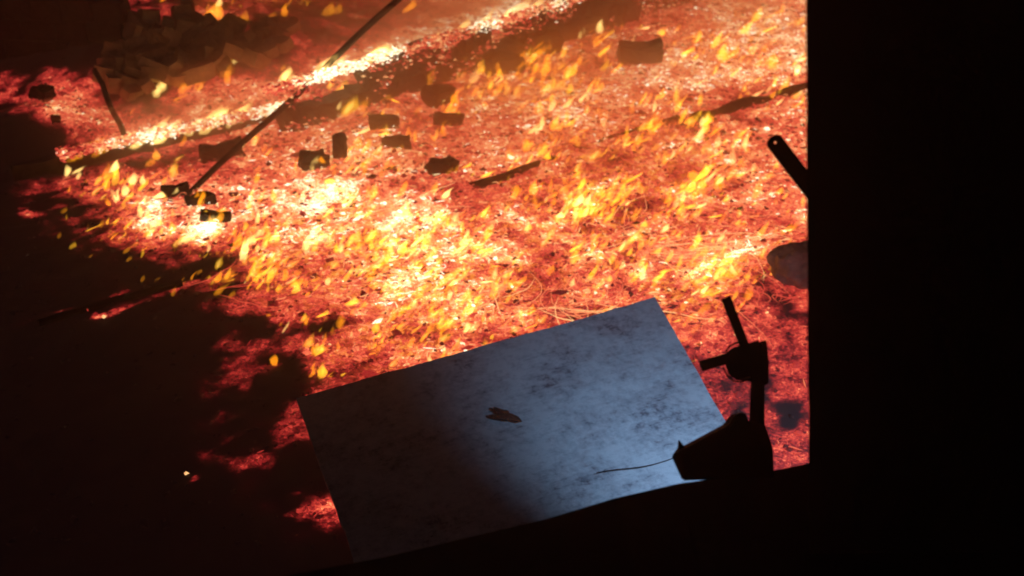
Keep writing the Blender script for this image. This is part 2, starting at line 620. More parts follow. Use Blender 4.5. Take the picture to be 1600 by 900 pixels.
OCT = np.array([[1, 0, 0], [-1, 0, 0], [0, 1, 0], [0, -1, 0], [0, 0, 1], [0, 0, -1]], float)
OCF = np.array([[0, 2, 4], [2, 1, 4], [1, 3, 4], [3, 0, 4], [2, 0, 5], [1, 2, 5], [3, 1, 5], [0, 3, 5]])


def rot_z(a):
    c, s = np.cos(a), np.sin(a)
    o = np.zeros_like(a)
    return np.stack([np.stack([c, -s, o], -1), np.stack([s, c, o], -1), np.stack([o, o, o + 1], -1)], -2)


def coals(x, y, z, size, h):
    n = len(x)
    v = OCT[None] * size[:, None, None] * RNG.uniform(.55, 1.25, (n, 6, 1))
    v = v * np.stack([RNG.uniform(.8, 1.9, n), np.ones(n), RNG.uniform(.4, .8, n)], -1)[:, None, :]
    v = np.einsum('nij,nkj->nki', rot_z(RNG.uniform(0, 6.28, n)), v)
    v = v + np.stack([x, y, z], -1)[:, None]
    f = OCF[None] + (np.arange(n) * 6)[:, None, None]
    return v.reshape(-1, 3), f.reshape(-1, 3), np.repeat(h, 6)


x, y = sample_ground(62000)
h0 = heat(x, y)
keep = RNG.uniform(0, 1, len(x)) < np.clip(.12 + h0 * 2.2, 0, 1)
x, y, h0 = x[keep], y[keep], h0[keep]
r = RNG.uniform(0, 1, len(x))
hp = h0 * np.where(r < .34, RNG.uniform(.35, .75, len(x)), np.where(r < .82, RNG.uniform(.8, 1.15, len(x)), RNG.uniform(1.15, 1.5, len(x))))
hp = np.clip(hp, 0, 1.05)
sz = RNG.uniform(.008, .022, len(x)) * np.where(RNG.uniform(0, 1, len(x)) < .06, 1.9, 1)
v, f, a = coals(x, y, ground_z(x, y) + sz * .25, sz, hp)
tag(from_arrays('embers', v, f, M_COAL, a), 'loose glowing coals and bits of ash lying all over the burnt ground', None, None, 'stuff')


# bigger clods of char, half buried, in drifts
x, y = sample_ground(7000)
h0 = heat(x, y)
cl = fbm(x * 1.5, y * 1.5, 41, 4)
keep = RNG.uniform(0, 1, len(x)) < np.clip((cl - .46) * 6, .05, 1) * np.clip(h0 * 1.6, .25, .9)
x, y, h0 = x[keep], y[keep], h0[keep]
sz = .012 + .034 * RNG.uniform(0, 1, len(x)) ** 2.5
v, f, a = coals(x, y, ground_z(x, y) + sz * .1, sz, np.clip(h0 * RNG.uniform(.15, .62, len(x)), 0, .5))
a = np.clip(a + RNG.normal(0, .10, len(a)) * np.clip(a * 4, 0, 1), 0, .8)
tag(from_arrays('char_clods', v, f, M_COAL, a), 'black clods of char half buried in the glowing embers', None, None, 'stuff')


def fibres(x, y, length, turn, rad, h, az, seg=6):
    """thin curled strands lying on the embers: three-sided tubes"""
    n = len(x)
    P = np.zeros((n, seg + 1, 3))
    ang = az.copy()
    px, py = x.copy(), y.copy()
    step = length / seg
    curl = turn.copy()
    for k in range(seg + 1):
        P[:, k, 0], P[:, k, 1] = px, py
        px, py = px + np.cos(ang) * step, py + np.sin(ang) * step
        ang = ang + curl / seg
        curl = curl + RNG.normal(0, .45, n) * (np.abs(turn) + .4)
    P[:, :, 2] = ground_z(P[:, :, 0], P[:, :, 1]) + .018 + RNG.uniform(0, .012, (n, 1))
    T = np.gradient(P, axis=1)
    T /= np.linalg.norm(T, axis=2, keepdims=True) + 1e-9
    S = np.cross(T, np.array([0, 0, 1.0]))
    U = np.cross(S, T)
    prof = np.sin(np.linspace(.25, math.pi - .25, seg + 1))[None, :, None] * rad[:, None, None]
    rings = [P + (S * math.cos(q) + U * math.sin(q)) * prof for q in (math.pi / 2, math.pi * 7 / 6, math.pi * 11 / 6)]
    V = np.stack(rings, 2)                                      # n, seg+1, 3 sides, 3
    base = (np.arange(n) * (seg + 1) * 3)[:, None, None]
    F = []
    for k in range(seg):
        for s in range(3):
            s2 = (s + 1) % 3
            F.append([k * 3 + s, k * 3 + s2, (k + 1) * 3 + s2, (k + 1) * 3 + s])
    F = np.array(F)[None] + base
    return V.reshape(-1, 3), F.reshape(-1, 4), np.repeat(h, (seg + 1) * 3)


x, y = sample_ground(30000)
h0 = heat(x, y)
pat = fbm(x * .9, y * .9, 55, 3)
keep = RNG.uniform(0, 1, len(x)) < np.clip((h0 - .25) * 2.0, 0, 1) * np.clip((pat - .36) * 5, .12, 1)
x, y, h0 = x[keep], y[keep], h0[keep]
n = len(x)
az = R(25) + RNG.normal(0, 1.0, n)
v, f, a = fibres(x, y, RNG.uniform(.03, .10, n), RNG.normal(0, 2.2, n), RNG.uniform(.0025, .006, n), np.clip(h0 * RNG.uniform(1.08, 1.45, n), 0, 1.02), az)
tag(from_arrays('glowing_fibres', v, f, M_FIBRE, a), 'short pale curls of burning fibre scattered over the ember bed', None, None, 'stuff')


# ================================================================== LONG STRANDS (swirls seen in the bed)
def strand_set():
    X_, Y_, L_, T_, R_, H_, A_ = [], [], [], [], [], [], []
    def add(px, py, n, sx, sy, length, turn, az_deg, h):
        for _ in range(max(3, int(n * .7))):
            p = at(px + random.gauss(0, sx), py + random.gauss(0, sy))
            X_.append(p.x); Y_.append(p.y); L_.append(length * random.uniform(.6, 1.4)); T_.append(turn + random.gauss(0, .5))
            R_.append(random.uniform(.0028, .005)); H_.append(h * random.uniform(.82, 1.06)); A_.append(R(az_deg + random.gauss(0, 24)))
    add(1010, 392, 26, 14, 10, 1.0, -.5, -6, .82)      # flow lines right of the middle
    add(1060, 405, 16, 30, 6, .7, .5, 0, .80)
    add(885, 440, 16, 14, 22, .55, 1.2, -80, .84)      # swirl round the dark disc
    add(830, 485, 16, 40, 5, .7, .7, 0, .84)
    add(740, 470, 10, 20, 8, .5, 1.0, 10, .84)
    add(900, 150, 18, 50, 14, .7, .8, 5, .88)
    add(830, 185, 14, 40, 8, .6, .9, 10, .86)
    add(1120, 330, 14, 30, 14, .6, -.7, 10, .76)
    add(1180, 335, 12, 30, 10, .6, .9, 20, .76)
    add(960, 380, 20, 40, 20, .5, 1.0, 40, .78)
    add(760, 450, 12, 20, 14, .5, -1.4, -50, .82)
    add(560, 330, 14, 60, 10, .5, .4, 20, .85)
    add(690, 250, 20, 80, 20, .4, 1.0, 30, .85)
    add(440, 460, 20, 40, 10, .4, .8, 10, .62)
    add(330, 460, 8, 60, 4, .6, .3, 12, .60)
    add(560, 460, 30, 60, 30, .3, 1.0, 20, .70)
    add(1190, 470, 20, 30, 20, .3, 2.0, 20, .62)
    return [np.array(q) for q in (X_, Y_, L_, T_, R_, H_, A_)]


s = strand_set()
v, f, a = fibres(s[0], s[1], s[2], s[3], s[4], s[5], s[6], 14)
tag(from_arrays('glowing_strands', v, f, M_FIBRE, a), 'long thin wavy strands glowing in swirls across the ember bed', None, None, 'stuff')


# ================================================================== LOW WALL AND KERB
W0, W1 = at(455, 214), at(1085, 0)
wd = (W1 - W0)
wlen = wd.length + 2.2
wd.normalize()
wn_ = Vector((-wd.y, wd.x, 0))
wang = math.atan2(wd.y, wd.x)
wall = bpy.data.objects.new('low_wall', None)
COL.objects.link(wall)
wall.location = W0
wall.rotation_euler = (0, 0, wang)
tag(wall, 'sooty low stone wall crossing the embers with fire along its top', 'wall')
t, k = 0.0, 0
while t < wlen:
    L = random.uniform(.30, .55)
    for c, (z0, hh) in enumerate(((-.06, .30), (.243, .25))):
        off = .16 if c else 0
        if c and (random.random() < .2 or t < .75):
            continue
        bm = bmesh.new()
        bm_box(bm, (L - .012, .20, hh * random.uniform(.92, 1.0)), Matrix.Translation((t + L / 2 + off, .10 + random.uniform(-.018, .018), z0 + hh / 2)), cuts=3, rough=.06)
        bm_obj('stone', bm, M_STONE, wall)
    t += L
K0, K1 = at(20, 283), at(455, 148 + 40)
kd = K1 - K0
klen = kd.length
kd.normalize()
kerb = bpy.data.objects.new('kerb', None)
COL.objects.link(kerb)
kerb.location = K0
kerb.rotation_euler = (0, 0, math.atan2(kd.y, kd.x))
tag(kerb, 'low kerb of dark stones with white fire on it, left of the low wall', 'kerb', None, 'structure')
t = 0.0
while t < klen - .1:
    L = random.uniform(.55, .8)
    bm = bmesh.new()
    bm_box(bm, (L - .012, .13, .20), Matrix.Translation((t + L / 2, .065 + random.uniform(-.01, .01), .02)), cuts=2, rough=.035)
    bm_obj('kerb_stone', bm, M_STONE, kerb)
    t += L

# embers lodged along the top of wall and kerb
n = 3000
tt = RNG.uniform(-.2, wlen - .2, n)
ac = RNG.uniform(-.03, .12, n)
ex, ey = W0.x + wd.x * tt + wn_.x * ac, W0.y + wd.y * tt + wn_.y * ac
hh = np.clip(.86 - .22 * (tt / wlen) ** 2 + RNG.normal(0, .13, n) + (fbm(tt * 2.2, tt * 0, 12) - .5) * .9, .2, 1.1)
v1, f1, a1 = coals(ex, ey, .475 + RNG.uniform(-.02, .07, n), RNG.uniform(.012, .03, n), hh)
n = 2400
tt = RNG.uniform(.16 * klen, klen, n)
ac = RNG.normal(.03, .045, n)
kn = Vector((-kd.y, kd.x, 0))
ex, ey = K0.x + kd.x * tt + kn.x * ac, K0.y + kd.y * tt + kn.y * ac
hh = np.clip(.10 + .82 * np.clip(tt / klen * 2.2, 0, 1) + RNG.normal(0, .14, n) + (fbm(tt * 2.2, tt * 0, 14) - .5) * .9, .1, 1.1)
v2, f2, a2 = coals(ex, ey, .12 + RNG.uniform(-.01, .05, n), RNG.uniform(.012, .026, n), hh)
n = 5000
tt, zz = RNG.uniform(-.1, wlen - .2, n), RNG.uniform(.0, .5, n)
ok = RNG.uniform(0, 1, n) < np.clip((fbm(tt * 2.6, zz * 4.5, 21, 3) - .47) * 7, 0, 1)
tt, zz = tt[ok], zz[ok]
ac = RNG.uniform(-.06, .03, len(tt))
v3, f3, a3 = coals(W0.x + wd.x * tt + wn_.x * ac, W0.y + wd.y * tt + wn_.y * ac, zz, RNG.uniform(.010, .026, len(tt)), np.clip(.58 + RNG.normal(0, .16, len(tt)), .2, 1))
tag(from_arrays('wall_top_embers', np.concatenate([v1, v2, v3]), np.concatenate([f1, f2 + len(v1), f3 + len(v1) + len(v2)]), M_COAL, np.concatenate([a1, a2, a3])),
    'white-hot coals lodged along the top of the low wall and kerb', None, None, 'stuff')


# ================================================================== CHARRED BLOCKS
def block(px, py, wpx, hpx, rot, label, name='charred_block', mat=None, upright=False, tilt=0.0, cat='block', depth=None, group=None):
    p = on_ground(px, py + hpx * .35)
    dist = (p - Vector((0, 0, CAM_H))).length
    s = dist / F_PX
    w = wpx * s
    hgt = hpx * s * (.95 if upright else .72)
    d = depth or min(w, hpx * s) * .9
    bm = bmesh.new()
    bm_box(bm, (w, d, hgt), Matrix.Rotation(R(tilt), 4, 'Y'), cuts=4, rough=min(w, hgt) * .30)
    o = bm_obj(name, bm, mat or M_CHAR)
    o.location = (p.x, p.y + d * .3, gz(p.x, p.y) + hgt * .34)
    o.rotation_euler = (random.uniform(-.12, .12), 0, R(rot))
    tag(o, label, cat, group)
    return o


G = 'charred blocks lying on the embers'
block(272, 297, 40, 24, 28, 'charred block left of the foot of the leaning pole', group=G)
block(312, 312, 46, 22, 6, 'charred block with a rounded end just right of the pole foot', group=G)
block(336, 339, 46, 18, -6, 'charred block with flames in front, below the pole foot', group=G)
block(489, 250, 40, 34, 25, 'charred block with a bright yellow fire eating its near side', group=G)
block(531, 231, 17, 44, 0, 'narrow charred stump standing upright with a flame on top', 'charred_stump', upright=True, cat='stump')
block(600, 192, 44, 26, 12, 'slanting charred block behind the brick-shaped one with a flaming near edge', group=G)
block(620, 222, 44, 26, -6, 'brick-shaped charred block with small flames under its near edge', group=G)
block(701, 188, 46, 24, -3, 'flat charred block with a rounded right end below the low wall', group=G)
block(690, 260, 42, 30, 28, 'charred block tilted among small flames at the near end of the charred beam', group=G)
block(686, 150, 46, 36, 38, 'charred chunk leaning against the foot of the low wall', group=G)
block(1000, 82, 66, 42, 8, 'large lone dark chunk on the bright embers right of the low wall', group=G)
block(457, 186, 26, 46, 0, 'dark wedge-shaped stump standing under the leaning pole', 'charred_stump', upright=True, tilt=8, cat='stump')
block(345, 236, 66, 34, 25, 'smoke-veiled dark lump beside the lower half of the leaning pole', group=G)
block(700, 96, 60, 40, 20, 'dark chunk ringed by orange flames at the low wall', group=G)
block(782, 98, 64, 42, 22, 'dark chunk between orange flames close to the low wall', group=G)
block(850, 68, 56, 40, 22, 'dark chunk against the low wall below its right half', group=G)
block(610, 128, 92, 46, 19, 'wide dark slab propped against the low wall', 'charred_slab', cat='slab')
bm = bmesh.new()
bmesh.ops.create_icosphere(bm, subdivisions=4, radius=1.0)
for v_ in bm.verts:
    q = v_.co.copy()
    v_.co = q * (1 + .28 * mnoise.noise(q * 1.3 + Vector((4, 1, 7))) + .14 * mnoise.noise(q * 3.1) + .07 * mnoise.noise(q * 7.0))
    v_.co = Vector((v_.co.x * .23, v_.co.y * .19, v_.co.z * .20))
o = bm_obj('boulder', bm, M_BOULDER)
o.location = on_ground(1252, 436) + Vector((0, 0, .10))
tag(o, 'grey brown boulder on the embers beside the dark post', 'boulder')
block(66, 146, 34, 26, -35, 'charred block on the separate red ember patch', group=G)
block(87, 186, 12, 14, 20, 'tiny charred bit on the separate red ember patch', group=G)


# charred beams, half sunk in the embers
def beam(pts, wpx, label, name='charred_beam', sink=.35, cat='beam', mat=None, taper=1.0):
    P = [on_ground(*q) for q in pts]
    s = (P[0] - Vector((0, 0, CAM_H))).length / F_PX
    r = wpx * s * .5
    bm = bmesh.new()
    n = 9
    rings = []
    path = []
    for i in range(len(P) - 1):
        m = 14
        for k in range(m + (i == len(P) - 2)):
            path.append(P[i].lerp(P[i + 1], k / m))
    for i, p in enumerate(path):
        a, b = path[max(0, i - 1)], path[min(len(path) - 1, i + 1)]
        d = (b - a).normalized()
        sd = Vector((d.y, -d.x, 0)).normalized()
        up = sd.cross(d)
        ring = []
        for k in range(8):
            q = 2 * math.pi * (k + .5) / 8
            cs = 1.0 / max(abs(math.cos(q)), abs(math.sin(q))) ** .6
            nz = 1 + .26 * (mnoise.noise(Vector((p.x * 3.4 + k * 1.7, p.y * 3.4, k * .9))))
            rr = r * cs * nz * (1 - (1 - taper) * i / len(path))
            ring.append(bm.verts.new(p + (sd * math.cos(q) + up * math.sin(q)) * rr + Vector((0, 0, r * (1 - 2 * sink) + r * .9 * mnoise.noise(Vector((p.x * 1.7, p.y * 1.7, 4)))))))
        rings.append(ring)
    for i in range(len(rings) - 1):
        for k in range(8):
            bm.faces.new((rings[i][k], rings[i][(k + 1) % 8], rings[i + 1][(k + 1) % 8], rings[i + 1][k]))
    bm.faces.new(rings[0][::-1])
    bm.faces.new(rings[-1])
    o = bm_obj(name, bm, mat or M_CHAR)
    tag(o, label, cat)
    return o


beam([(740, 292), (800, 272), (868, 245)], 20, 'thin charred beam sunk in embers near the middle, below the low wall', sink=.88)
beam([(1085, 187), (1150, 166), (1262, 136)], 26, 'charred beam sunk in embers running behind the dark post', sink=.80)
beam([(905, 232), (990, 203), (1060, 182)], 18, 'broken thin charred beam between the two other beams', sink=.84)
beam([(60, 507), (165, 476), (285, 446)], 13, 'black plank with glowing edges in the dark ash at left', 'charred_plank', cat='plank', sink=.3)

# leaning pole and thin stick
bm = bmesh.new()
A, B = on_ground(292, 306), along(655, -32, 12.0)
pts = [A.lerp(B, k / 10) + Vector((0, 0, .015 * math.sin(k * 1.1))) for k in range(11)]
bm_tube(bm, pts, [.026 + .010 * k / 10 for k in range(11)], 8)
tag(bm_obj('leaning_pole', bm, M_CHAR, smooth=True), 'long thin charred pole leaning across the fire on the low wall', 'pole')
bm = bmesh.new()
A, B = on_ground(196, 216), on_ground(148, 108, .5)
bm_tube(bm, [A.lerp(B, k / 5) + Vector((.012 * math.sin(k * 2), 0, 0)) for k in range(6)], .028, 7)
tag(bm_obj('charred_stick', bm, M_CHAR, smooth=True), 'thin black stick leaning between the red ember patch and the rubble pile', 'stick')

# dark wall stump at the top left corner
stump = bpy.data.objects.new('burnt_wall', None)
COL.objects.link(stump)
c = on_ground(70, 118)
stump.location = c
stump.rotation_euler = (0, 0, R(-8))
tag(stump, 'black burnt wall remnant above the red ember patch', 'wall')
for row in range(4):
    xx = -1.5 + (row % 2) * .18
    while xx < .62 - row * .05:
        L = random.uniform(.32, .42)
        bm = bmesh.new()
        bm_box(bm, (L - .012, .22, .22), Matrix.Translation((xx + L / 2, random.uniform(.48, .52), -.1 + row * .228)), cuts=1, rough=.015)
        bm_obj('stone', bm, M_CHAR, stump)
        xx += L

# ================================================================== RUBBLE BRICKS
def brick_mesh(seed):
    bm = bmesh.new()
    random.seed(seed)
    bm_box(bm, (.24, .13, .11), Matrix(), cuts=2, rough=.012)
    me = bpy.data.meshes.new('loose_brick')
    bmesh.ops.recalc_face_normals(bm, faces=bm.faces)
    bm.to_mesh(me)
    bm.free()
    me.materials.append(M_BRICK)
    return me


BR = [brick_mesh(s_) for s_ in range(5)]
random.seed(23)
fixed = [(228, 70, 1.1), (212, 92, 1.0), (256, 80, .9), (300, 58, 1.0), (315, 62, 1.0), (222, 120, 1.1), (205, 140, 1.0), (180, 96, .9), (195, 118, 1.0),
         (310, 100, .9), (372, 56, .9), (250, 130, 1.0), (285, 115, .9), (170, 130, 1.0), (345, 110, .9), (236, 106, 1.0)]
spots = [(a_, b_, c_) for a_, b_, c_ in fixed]
while len(spots) < 64:
    px, py = random.uniform(155, 470), random.uniform(35, 158)
    if py > 172 - (px - 150) * .22 or py < 45 and px > 380:
        continue
    spots.append((px, py, random.uniform(.6, 1.05)))
for px, py, s_ in spots:
    s_ *= 1.55
    p = on_ground(px, py)
    o = link('loose_brick', random.choice(BR))
    o.location = p + Vector((0, 0, random.uniform(.04, .16)))
    o.rotation_euler = (random.uniform(-.6, .6), random.uniform(-.6, .6), random.uniform(0, 3.1))
    o.scale = (s_, s_, s_)
    where = ('on the left slope of the rubble pile by the thin stick' if px < 210 else
             'at the front of the rubble pile close to the kerb fire' if py > 125 else
             'at the right end of the rubble pile towards the pole' if px > 390 else
             'on top of the rubble pile below the big orange flames' if py < 75 else 'in the middle of the rubble pile')
    tag(o, ('large' if s_ > 1.4 else 'small') + ' scorched brick ' + where, 'brick', 'scorched bricks of the rubble pile')


# ================================================================== FLAMES
def flame_mesh(seed, lean, thick):
    """one lick of fire: closed teardrop of unit length leaning with the wind (+x), with an uneven outline"""
    rs = random.Random(seed)
    n, m = 10, 9
    v, f = [], []
    ph = [rs.uniform(0, 6.28) for _ in range(4)]
    for i in range(m):
        t_ = i / (m - 1)
        rad = thick * (math.sin(math.pi * min(1, (t_ * .92 + .08)) ** .62) * (1 - .25 * t_) + .01)
        cx = lean * t_ ** 1.2 + .07 * math.sin(t_ * 5 + ph[0]) * t_
        cy = .06 * math.sin(t_ * 6 + ph[1]) * t_
        cz = t_ * math.sqrt(max(.05, 1 - lean * lean))
        for k in range(n):
            q = 2 * math.pi * k / n
            rr = rad * (1 + .30 * math.sin(2 * q + ph[2] + t_ * 3) + .24 * math.sin(3 * q + ph[3] + t_ * 8) + .12 * math.sin(5 * q + t_ * 13 + ph[0]))
            v.append((cx + rr * math.cos(q) * .9, cy + rr * math.sin(q) * .8, cz + rr * .25 * math.sin(q)))
    for i in range(m - 1):
        for k in range(n):
            f.append((i * n + k, i * n + (k + 1) % n, (i + 1) * n + (k + 1) % n, (i + 1) * n + k))
    f.append(tuple(range(n))[::-1])
    f.append(tuple((m - 1) * n + k for k in range(n)))
    me = bpy.data.meshes.new('flame')
    me.from_pydata(v, [], f)
    me.polygons.foreach_set('use_smooth', np.ones(len(f), dtype=bool))
    me.update()
    return me


FLM, COREM = {}, {}
for nm, mt in (('o', M_FL_ORANGE), ('y', M_FL_YELLOW), ('w', M_FL_WHITE)):
    FLM[nm] = []
    for k in range(6):
        me = flame_mesh(k * 7 + 1, (.78, .70, .85, .6, .8, .45)[k], (.25, .31, .22, .34, .27, .26)[k])
        me.materials.append(mt)
        FLM[nm].append(me)
for k in range(6):
    me = flame_mesh(k * 7 + 1, (.78, .70, .85, .6, .8, .45)[k], (.16, .20, .14, .22, .17, .17)[k])
    me.materials.append(M_FL_WHITE)
    COREM[k] = me

FLAMES = 0


def flame(px, py, size_px, kind, label, group, yaw=None, up=0.0, shape=None, lift=0.0, stretch=1.0):
    """a flame whose foot stands at the given spot"""
    global FLAMES
    p = on_ground(px, py, up) + Vector((0, 0, lift))
    s = (p - Vector((0, 0, CAM_H))).length / F_PX * size_px
    k = random.randrange(6) if shape is None else shape
    o = link('flame', FLM[kind][k])
    o.location = p
    o.rotation_euler = (0, 0, R(random.uniform(0, 40) if yaw is None else yaw))
    o.scale = (s, s, s * stretch)
    size_word = 'large' if size_px >= 32 else ('small' if size_px < 20 else 'mid-sized')
    colour_word = {'o': 'orange', 'y': 'yellow', 'w': 'pale'}[kind]
    rest = label[label.index('flame'):]
    tag(o, '%s %s %s' % (size_word, colour_word, rest), 'flame', group)
    if kind != 'o' and size_px > 16:
        c_ = link('flame_core', COREM[k], None, o)
        c_.location = (.02, 0, .08)
        c_.scale = (.72, .72, .72)
    FLAMES += 1
    return o


random.seed(5)
# (px, py, size, kind) as seen one by one
L1 = 'yellow flame in the bright band of embers above the pale sheet'
G1 = 'flames in the band above the pale sheet'
for q in [(440, 412, 26, 'y'), (462, 400, 22, 'y'), (478, 392, 40, 'w'), (495, 378, 34, 'w'), (488, 368, 26, 'w'), (512, 385, 22, 'y'), (530, 365, 24, 'w'),
          (545, 385, 28, 'y'), (575, 378, 34, 'y'), (600, 362, 40, 'w'), (625, 345, 44, 'w'), (640, 362, 26, 'w'), (655, 350, 24, 'y'), (590, 412, 24, 'w'),
          (600, 424, 26, 'y'), (632, 398, 22, 'y'), (648, 400, 20, 'w'), (668, 408, 36, 'y'), (680, 420, 26, 'y'), (705, 400, 40, 'w'), (718, 388, 30, 'w'),
          (688, 450, 30, 'y'), (700, 440, 30, 'y'), (712, 432, 24, 'y'), (756, 402, 26, 'y'), (745, 398, 20, 'y'), (790, 410, 20, 'y'), (812, 398, 24, 'y'),
          (775, 455, 30, 'y'), (640, 480, 28, 'y'), (660, 470, 28, 'y'), (672, 500, 34, 'y'), (700, 512, 30, 'y'), (735, 518, 26, 'w'), (600, 470, 26, 'y'),
          (615, 455, 24, 'y'), (585, 445, 20, 'y'), (560, 425, 22, 'y'), (620, 520, 28, 'y'), (690, 535, 26, 'y'), (610, 575, 30, 'y'), (735, 490, 22, 'y'),
          (765, 505, 22, 'o'), (800, 520, 24, 'y'), (845, 505, 22, 'y'), (520, 420, 20, 'y'), (540, 440, 18, 'o'), (650, 545, 18, 'o'), (575, 530, 18, 'o')]:
    flame(*q, L1, G1)
L2 = 'small yellow flame at the dark left edge of the ember bed'
G2 = 'flames at the left edge of the ember bed'
for q in [(128, 290, 18, 'o'), (145, 305, 24, 'y'), (158, 312, 18, 'y'), (125, 308, 14, 'y'), (98, 333, 14, 'o'), (158, 355, 16, 'o'), (178, 350, 18, 'y'),
          (185, 375, 18, 'y'), (195, 358, 16, 'y'), (92, 372, 12, 'o'), (112, 388, 15, 'y'), (140, 402, 10, 'o'), (195, 395, 20, 'o'), (175, 368, 12, 'o'),
          (222, 440, 14, 'o'), (242, 440, 14, 'o'), (232, 260, 22, 'o'), (270, 278, 26, 'y'), (282, 500, 0, 'o'), (200, 408, 12, 'o'), (210, 385, 14, 'o')]:
    if q[2]:
        flame(*q, L2, G2)
L3 = 'yellow flame low on the embers between the pole foot and the pale sheet'
G3 = 'flames between the pole foot and the pale sheet'
for q in [(340, 420, 26, 'y'), (352, 440, 28, 'o'), (385, 385, 30, 'w'), (402, 370, 22, 'w'), (380, 412, 24, 'y'), (412, 415, 22, 'o'), (425, 378, 30, 'w'),
          (338, 460, 30, 'o'), (360, 465, 16, 'o'), (395, 432, 18, 'o'), (450, 420, 30, 'y'), (460, 432, 22, 'o'), (282, 448, 14, 'o'), (270, 462, 18, 'o'),
          (408, 440, 16, 'o'), (310, 428, 12, 'o'), (470, 445, 16, 'o'), (450, 470, 12, 'o')]:
    flame(*q, L3, G3)
L4 = 'yellow flame on the embers between the charred beams and the dark post'
G4 = 'flames between the charred beams and the post'
for q in [(845, 385, 30, 'y'), (858, 372, 26, 'y'), (905, 385, 22, 'y'), (918, 300, 24, 'y'), (925, 250, 26, 'y'), (900, 270, 26, 'y'), (940, 285, 20, 'y'),
          (970, 392, 34, 'y'), (985, 380, 30, 'y'), (955, 395, 24, 'y'), (1000, 360, 34, 'o'), (1020, 345, 30, 'o'), (1060, 318, 34, 'o'), (1085, 312, 30, 'o'),
          (1000, 205, 24, 'y'), (1015, 195, 20, 'y'), (975, 230, 26, 'y'), (998, 240, 22, 'y'), (1020, 235, 22, 'o'), (1075, 195, 24, 'y'), (880, 335, 20, 'o'),
          (870, 345, 24, 'y'), (950, 345, 28, 'o'), (925, 350, 22, 'o'), (900, 330, 20, 'y'), (875, 300, 20, 'y'), (1040, 250, 16, 'o'), (1150, 268, 20, 'o'),
          (1175, 272, 18, 'o'), (905, 250, 18, 'y'), (845, 320, 18, 'o'), (810, 355, 20, 'o'), (835, 350, 18, 'o'), (800, 300, 16, 'y'), (790, 330, 18, 'y'),
          (1240, 155, 22, 'y'), (1245, 40, 22, 'y'), (1180, 30, 14, 'o'), (1070, 215, 18, 'o'), (1060, 55, 0, 'o'), (1255, 345, 20, 'o'), (1240, 360, 22, 'o')]:
    if q[2]:
        flame(*q, L4, G4)
L5 = 'orange flame in the glowing strip between the pale sheet and the boulder'
G5 = 'flames between the pale sheet and the boulder'
for q in [(1152, 400, 24, 'w'), (1190, 402, 26, 'y'), (1125, 420, 32, 'y'), (1105, 428, 28, 'y'), (1140, 412, 24, 'y'), (1085, 445, 30, 'y'), (1065, 455, 30, 'y'),
          (1050, 470, 28, 'y'), (1065, 480, 26, 'o'), (1075, 500, 30, 'o'), (1080, 520, 26, 'o'), (1095, 490, 28, 'o'), (1110, 465, 26, 'o'), (1130, 450, 24, 'o'),
          (1020, 458, 24, 'o'), (1090, 540, 18, 'o'), (1110, 505, 20, 'o'), (970, 470, 20, 'o'), (1000, 455, 24, 'o'), (1025, 440, 22, 'o'), (930, 475, 22, 'y'),
          (1205, 425, 22, 'o'), (900, 490, 18, 'y'), (1040, 500, 16, 'o')]:
    flame(*q, L5, G5)
L6 = 'orange flame licking up the foot of the low wall'
G6 = 'flames at the foot of the low wall'
for q in [(715, 118, 36, 'o'), (742, 108, 42, 'o'), (755, 98, 30, 'o'), (668, 135, 34, 'o'), (665, 110, 26, 'o'), (765, 140, 24, 'y'), (790, 148, 24, 'y'),
          (805, 150, 26, 'y'), (850, 145, 32, 'y'), (868, 140, 30, 'y'), (885, 125, 30, 'y'), (835, 60, 34, 'o'), (800, 55, 30, 'o'), (870, 108, 22, 'o'),
          (838, 115, 24, 'o'), (525, 160, 44, 'y'), (540, 180, 40, 'y'), (515, 140, 30, 'y'), (600, 160, 22, 'o'), (565, 175, 30, 'o'), (650, 178, 20, 'o'),
          (905, 60, 22, 'w'), (770, 100, 22, 'w'), (820, 130, 20, 'o'), (780, 125, 20, 'o'), (830, 30, 24, 'o'), (890, 10, 26, 'o'), (860, 30, 24, 'o')]:
    flame(*q, L6, G6, yaw=random.uniform(-20, 60), shape=random.choice((3, 5, 1)))
L7 = 'pale flame beside a charred block near the leaning pole'
G7 = 'pale flames beside the charred blocks'
for q in [(285, 380, 40, 'w'), (300, 374, 42, 'w'), (318, 366, 38, 'w'), (272, 386, 26, 'y'), (315, 385, 26, 'y'), (335, 372, 24, 'y'), (335, 350, 22, 'y'),
          (348, 345, 18, 'o'), (488, 266, 28, 'w'), (498, 258, 24, 'y'), (516, 255, 16, 'w'), (541, 253, 14, 'w'), (622, 238, 18, 'o'), (612, 236, 14, 'y'),
          (230, 372, 26, 'w'), (240, 356, 26, 'w'), (228, 345, 24, 'w'), (250, 362, 20, 'w'), (700, 272, 16, 'o'), (267, 270, 22, 'y'), (275, 252, 20, 'y')]:
    flame(*q, L7, G7)
flame(532, 214, 18, 'w', 'pale flame standing on top of the narrow charred stump', G7, shape=5, lift=.28)
L8 = 'orange flame burning among the rubble bricks'
G8 = 'flames among the rubble bricks'
